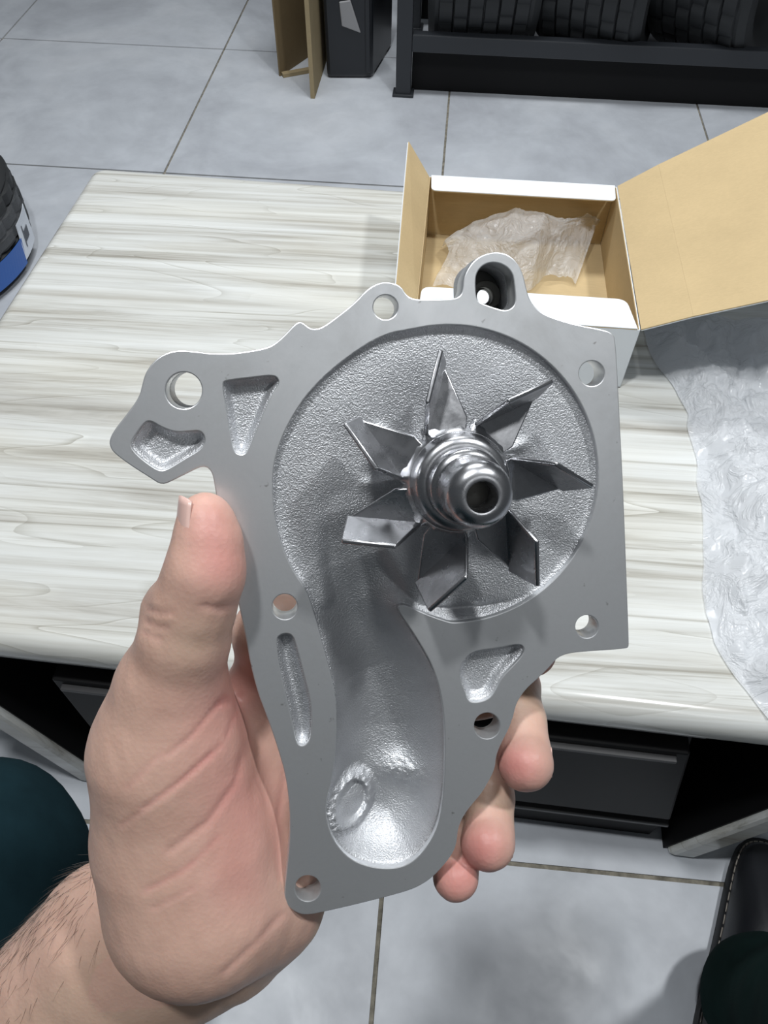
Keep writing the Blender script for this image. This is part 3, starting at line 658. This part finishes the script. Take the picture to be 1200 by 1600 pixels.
for x, y, r, a in ((345, 880, 55, .48), (325, 810, 40, .35), (340, 1120, 70, .25), (385, 1250, 70, .30), (380, 1370, 80, .33), (335, 1200, 90, .12), (815, 1200, 42, .55), (755, 1320, 42, .62), (712, 1375, 45, .62), (380, 1060, 50, .30), (870, 1040, 40, .6), (790, 1190, 30, .25), (300, 1010, 45, -.18), (815, 1100, 30, -.12), (775, 1240, 28, -.15), (440, 1380, 40, -.10)):
    red += a*np.exp(-((P2[:, 0]-x)**2+(P2[:, 1]-y)**2)/r**2)
fore = np.clip((P2[:, 1]-P2[:, 0]*-.9-1560)/120, 0, 1)*(V[:, 2] > .275)
red = np.clip(red+redc-.22*fore, 0, 1)
WV = CAM+V @ M.T
wrist = at(200, 1490, .298)
hm = mesh('person', WV-wrist, Fq)
person = mobj('person', hm, MT['skin'], None, True); person.location = wrist
tag(person, 'person in dark trousers, bare left hand and hairy forearm holding the pump', 'person')
atr = hm.attributes.new('redness', 'FLOAT', 'POINT'); atr.data.foreach_set('value', red.astype(np.float32))
def under(o): o.parent = person; o.matrix_parent_inverse = Matrix.Translation(Vector(-wrist)); return o
# nails
def nail(cp, along, nrm, ln, wd, curve, name='fingernail'):
    c = CAM+M @ cp; a = unit(M @ unit(along)); n = M @ unit(nrm); n = unit(n-a*np.dot(n, a)); s = np.cross(a, n); v = []; nu, nvv = 9, 9
    for j in range(nvv):
        for i in range(nu):
            u = (i/(nu-1)-.5)*2; t = j/(nvv-1); w2 = wd*(1-.12*t*t) ; ang = u*1.05
            tl = t*ln + (.10*ln*(1-u*u) if t > .5 else -.08*ln*(1-u*u))*abs(t-.5)*2
            v.append(c+a*(tl-ln/2)+s*(w2/2*math.sin(ang)/math.sin(1.05))+n*(curve*(math.cos(ang)-1)-.0012*(t-.4)**2))
    f = [(j*nu+i, j*nu+i+1, (j+1)*nu+i+1, (j+1)*nu+i) for j in range(nvv-1) for i in range(nu-1)]
    o = mobj(name, mesh(name, v, f), MT['nail'], None, True); m = o.modifiers.new('s', 'SOLIDIFY'); m.thickness = .0006; m.offset = 1; return under(o)
nail(cs(279, 824, .2238), (.05, -1, -.02), (-.90, .02, -.44), .0155, .0120, .0042, 'thumbnail')
nail(cs(853, 1186, .2742), (.06, 1, 0), (.86, 0, .5), .0095, .0100, .004)
nail(cs(793, 1310, .2792), (.05, 1, 0), (.86, 0, .5), .0095, .0100, .004)
nail(cs(737, 1366, .2817), (.05, 1, 0), (.86, 0, .5), .008, .0085, .0035)
# arm hair
hv = []; hf = []
cand = np.nonzero((P2[:, 1] > P2[:, 0]*-1.0+1455) & (P2[:, 0] < 250) & (P2[:, 0] > -20) & (V[:, 2] > .262) & (N[:, 2] < .35) & (P2[:, 1]-P2[:, 0]*.35 > 1270) & (P2[:, 1]+P2[:, 0] < 1640))[0]
cand = cand[((P2[cand, 0]-306)**2+(P2[cand, 1]-1400)**2 > 152**2)]
WN = N @ M.T
if len(cand):
    wts = np.exp(-np.maximum(P2[cand, 0]+P2[cand, 1]-1470, 0)/70.); wts /= wts.sum()
    for i in rng.choice(cand, min(330, len(cand)), replace=False, p=wts):
        p = WV[i]; d = unit(M @ np.array([rng.uniform(-.75, -.15), 1, rng.uniform(-.3, .1)])); ln = rng.uniform(.005, .013); n0 = WN[i]; pts = []
        d = unit(d-n0*np.dot(d, n0)+n0*rng.uniform(.1, .4)); bend = rng.uniform(-.4, .4); sd = np.cross(d, n0)
        for k in range(4): t = k/3; pts.append(p-n0*.0003+d*ln*t+sd*bend*ln*t*t-n0*ln*.12*t*t)
        k0 = len(hv)
        for k, q in enumerate(pts):
            r = .00007*(1-k/3*.7)
            for a in range(3): an = a*2.0944; hv.append(q+(n0*math.cos(an)+sd*math.sin(an))*r)
        for k in range(3):
            for a in range(3): hf.append((k0+k*3+a, k0+k*3+(a+1) % 3, k0+k*3+3+(a+1) % 3, k0+k*3+3+a))
    ho = under(mobj('arm_hair', mesh('arm_hair', hv, hf), MT['hair'])); ho['kind'] = 'stuff'

def tube_cloth(name, pts, mat, seed, wr=.006, n=40, sub=14, par=None):
    P = [np.array(p[:3], float) for p in pts]; R = [p[3] for p in pts]; v = []; f = []; rings = []
    for k in range(len(P)-1):
        for s in range(sub):
            t = s/sub; p0, p1, p2, p3 = P[max(k-1, 0)], P[k], P[k+1], P[min(k+2, len(P)-1)]
            q = .5*((2*p1)+(-p0+p2)*t+(2*p0-5*p1+4*p2-p3)*t*t+(-p0+3*p1-3*p2+p3)*t**3); rings.append((q, R[k]+(R[k+1]-R[k])*t*t*(3-2*t)))
    rings.append((P[-1], R[-1])); ref = np.array([.3, 1, .2])
    for i, (q, r) in enumerate(rings):
        d = unit(rings[min(i+1, len(rings)-1)][0]-rings[max(i-1, 0)][0]); a = unit(np.cross(d, ref)); b = np.cross(d, a)
        for k in range(n):
            an = 2*math.pi*k/n; dr = a*math.cos(an)+b*math.sin(an)
            x = q+dr*r; x = x+dr*(wr*mnoise.noise(x*9+seed)+wr*.9*(1-abs(mnoise.noise(x*14+seed*2))*2)*.5); v.append(x)
    m = len(rings)
    for i in range(m-1):
        for k in range(n): f.append((i*n+k, i*n+(k+1) % n, (i+1)*n+(k+1) % n, (i+1)*n+k))
    c0 = len(v); v.append(rings[0][0]); v.append(rings[-1][0])
    for k in range(n): f.append((c0, k, (k+1) % n)[::-1]); f.append((c0+1, (m-1)*n+k, (m-1)*n+(k+1) % n))
    return under(mobj(name, fixn(mesh(name, v, f)), mat, None, True))
tube_cloth('trouser_leg', [(-.20, -.62, .50, .105), (-.27, -.30, .515, .100), (-.335, .01, .53, .090), (-.352, .105, .50, .094), (-.38, .09, .38, .082), (-.405, .01, .20, .074), (-.42, -.08, .075, .082)], MT['teal'], 3.1)
tube_cloth('trouser_leg', [(.22, -.62, .50, .105), (.30, -.30, .50, .100), (.385, -.05, .49, .090), (.415, .03, .45, .088), (.44, .07, .33, .080), (.465, .10, .18, .076), (.475, .115, .09, .082)], MT['green'], 8.7)
EL = at(-90, 1810, .332); DR = unit(EL-at(60, 1650, .315))
tube_cloth('sleeve', [tuple(EL-DR*.012)+(.050,), tuple(EL+DR*.05)+(.056,), tuple(EL+DR*.13)+(.062,), (-.30, -.34, .88, .066), (-.24, -.43, 1.0, .072), (-.17, -.48, 1.08, .075)], MT['teal'], 2.2)
tube_cloth('unseen_torso', [(0, -.62, .42, .17), (0, -.60, .60, .165), (0, -.55, .85, .17), (0, -.50, 1.05, .165), (0, -.47, 1.18, .10)], MT['teal'], 5.5)  # unseen torso, added to shade the floor and darken the metal's reflections
def shoe(x, y, rz, mirror=1):
    out = [(-.040, -.12), (-.046, -.06), (-.046, .02), (-.050, .09), (-.052, .14), (-.046, .172), (-.018, .186), (.020, .184), (.048, .165), (.058, .12), (.056, .06), (.046, -.02), (.042, -.08), (.032, -.125), (0, -.138), (-.026, -.134)]
    loop = chaikin([(a*mirror, b) for a, b in out], 2); n = len(loop); c, s = math.cos(rz), math.sin(rz)
    def W(p, z): return (x+c*p[0]-s*p[1], y+s*p[0]+c*p[1], z)
    ctr = np.array([0, .02])
    def skin(name, rings, mat):
        v = []; f = []
        for sc, z, fn in rings:
            for p in loop: q = ctr+(p-ctr)*sc; v.append(W(q, z if fn is None else fn(q)))
        for i in range(len(rings)-1):
            for k in range(n): f.append((i*n+k, i*n+(k+1) % n, (i+1)*n+(k+1) % n, (i+1)*n+k))
        f.append(tuple(range(n))[::-1]); f.append(tuple((len(rings)-1)*n+k for k in range(n)))
        return under(autosmooth(mobj(name, fixn(mesh(name, v, f)), mat), 40))
    so = skin('shoe', [(1, .0, None), (1.02, .006, None), (1.02, .024, None), (.985, .026, None)], MT['sole'])
    hgt = lambda q: .03+.042*np.clip((.19-q[1])/.14, 0, 1)**.7
    up = skin('shoe_upper', [(.955, .0255, None), (.965, .034, None), (.93, .046, None), (.82, 0, lambda q: max(.054, hgt(q)*.92)), (.6, 0, lambda q: hgt(q)+.008), (.3, 0, lambda q: hgt(q)+.016)], MT['leather'])
    v = []; f = []
    for k in range(0, n):
        a = ctr+(loop[k]-ctr)*.985; b = ctr+(loop[(k+1) % n]-ctr)*.985; b = a+(b-a)*.72; a2, b2 = ctr+(a-ctr)*.978, ctr+(b-ctr)*.978; k0 = len(v)
        v += [W(a, .0262), W(b, .0262), W(b2, .0262), W(a2, .0262), W(a, .028), W(b, .028), W(b2, .028), W(a2, .028)]
        f += [tuple(k0+i for i in q) for q in ((3, 2, 1, 0), (4, 5, 6, 7), (0, 1, 5, 4), (1, 2, 6, 5), (2, 3, 7, 6), (3, 0, 4, 7))]
    under(mobj('welt_stitching', mesh('welt_stitching', v, f), MT['thread']))
shoe(.478, .155, math.radians(-24)); shoe(-.43, -.04, math.radians(20), -1)
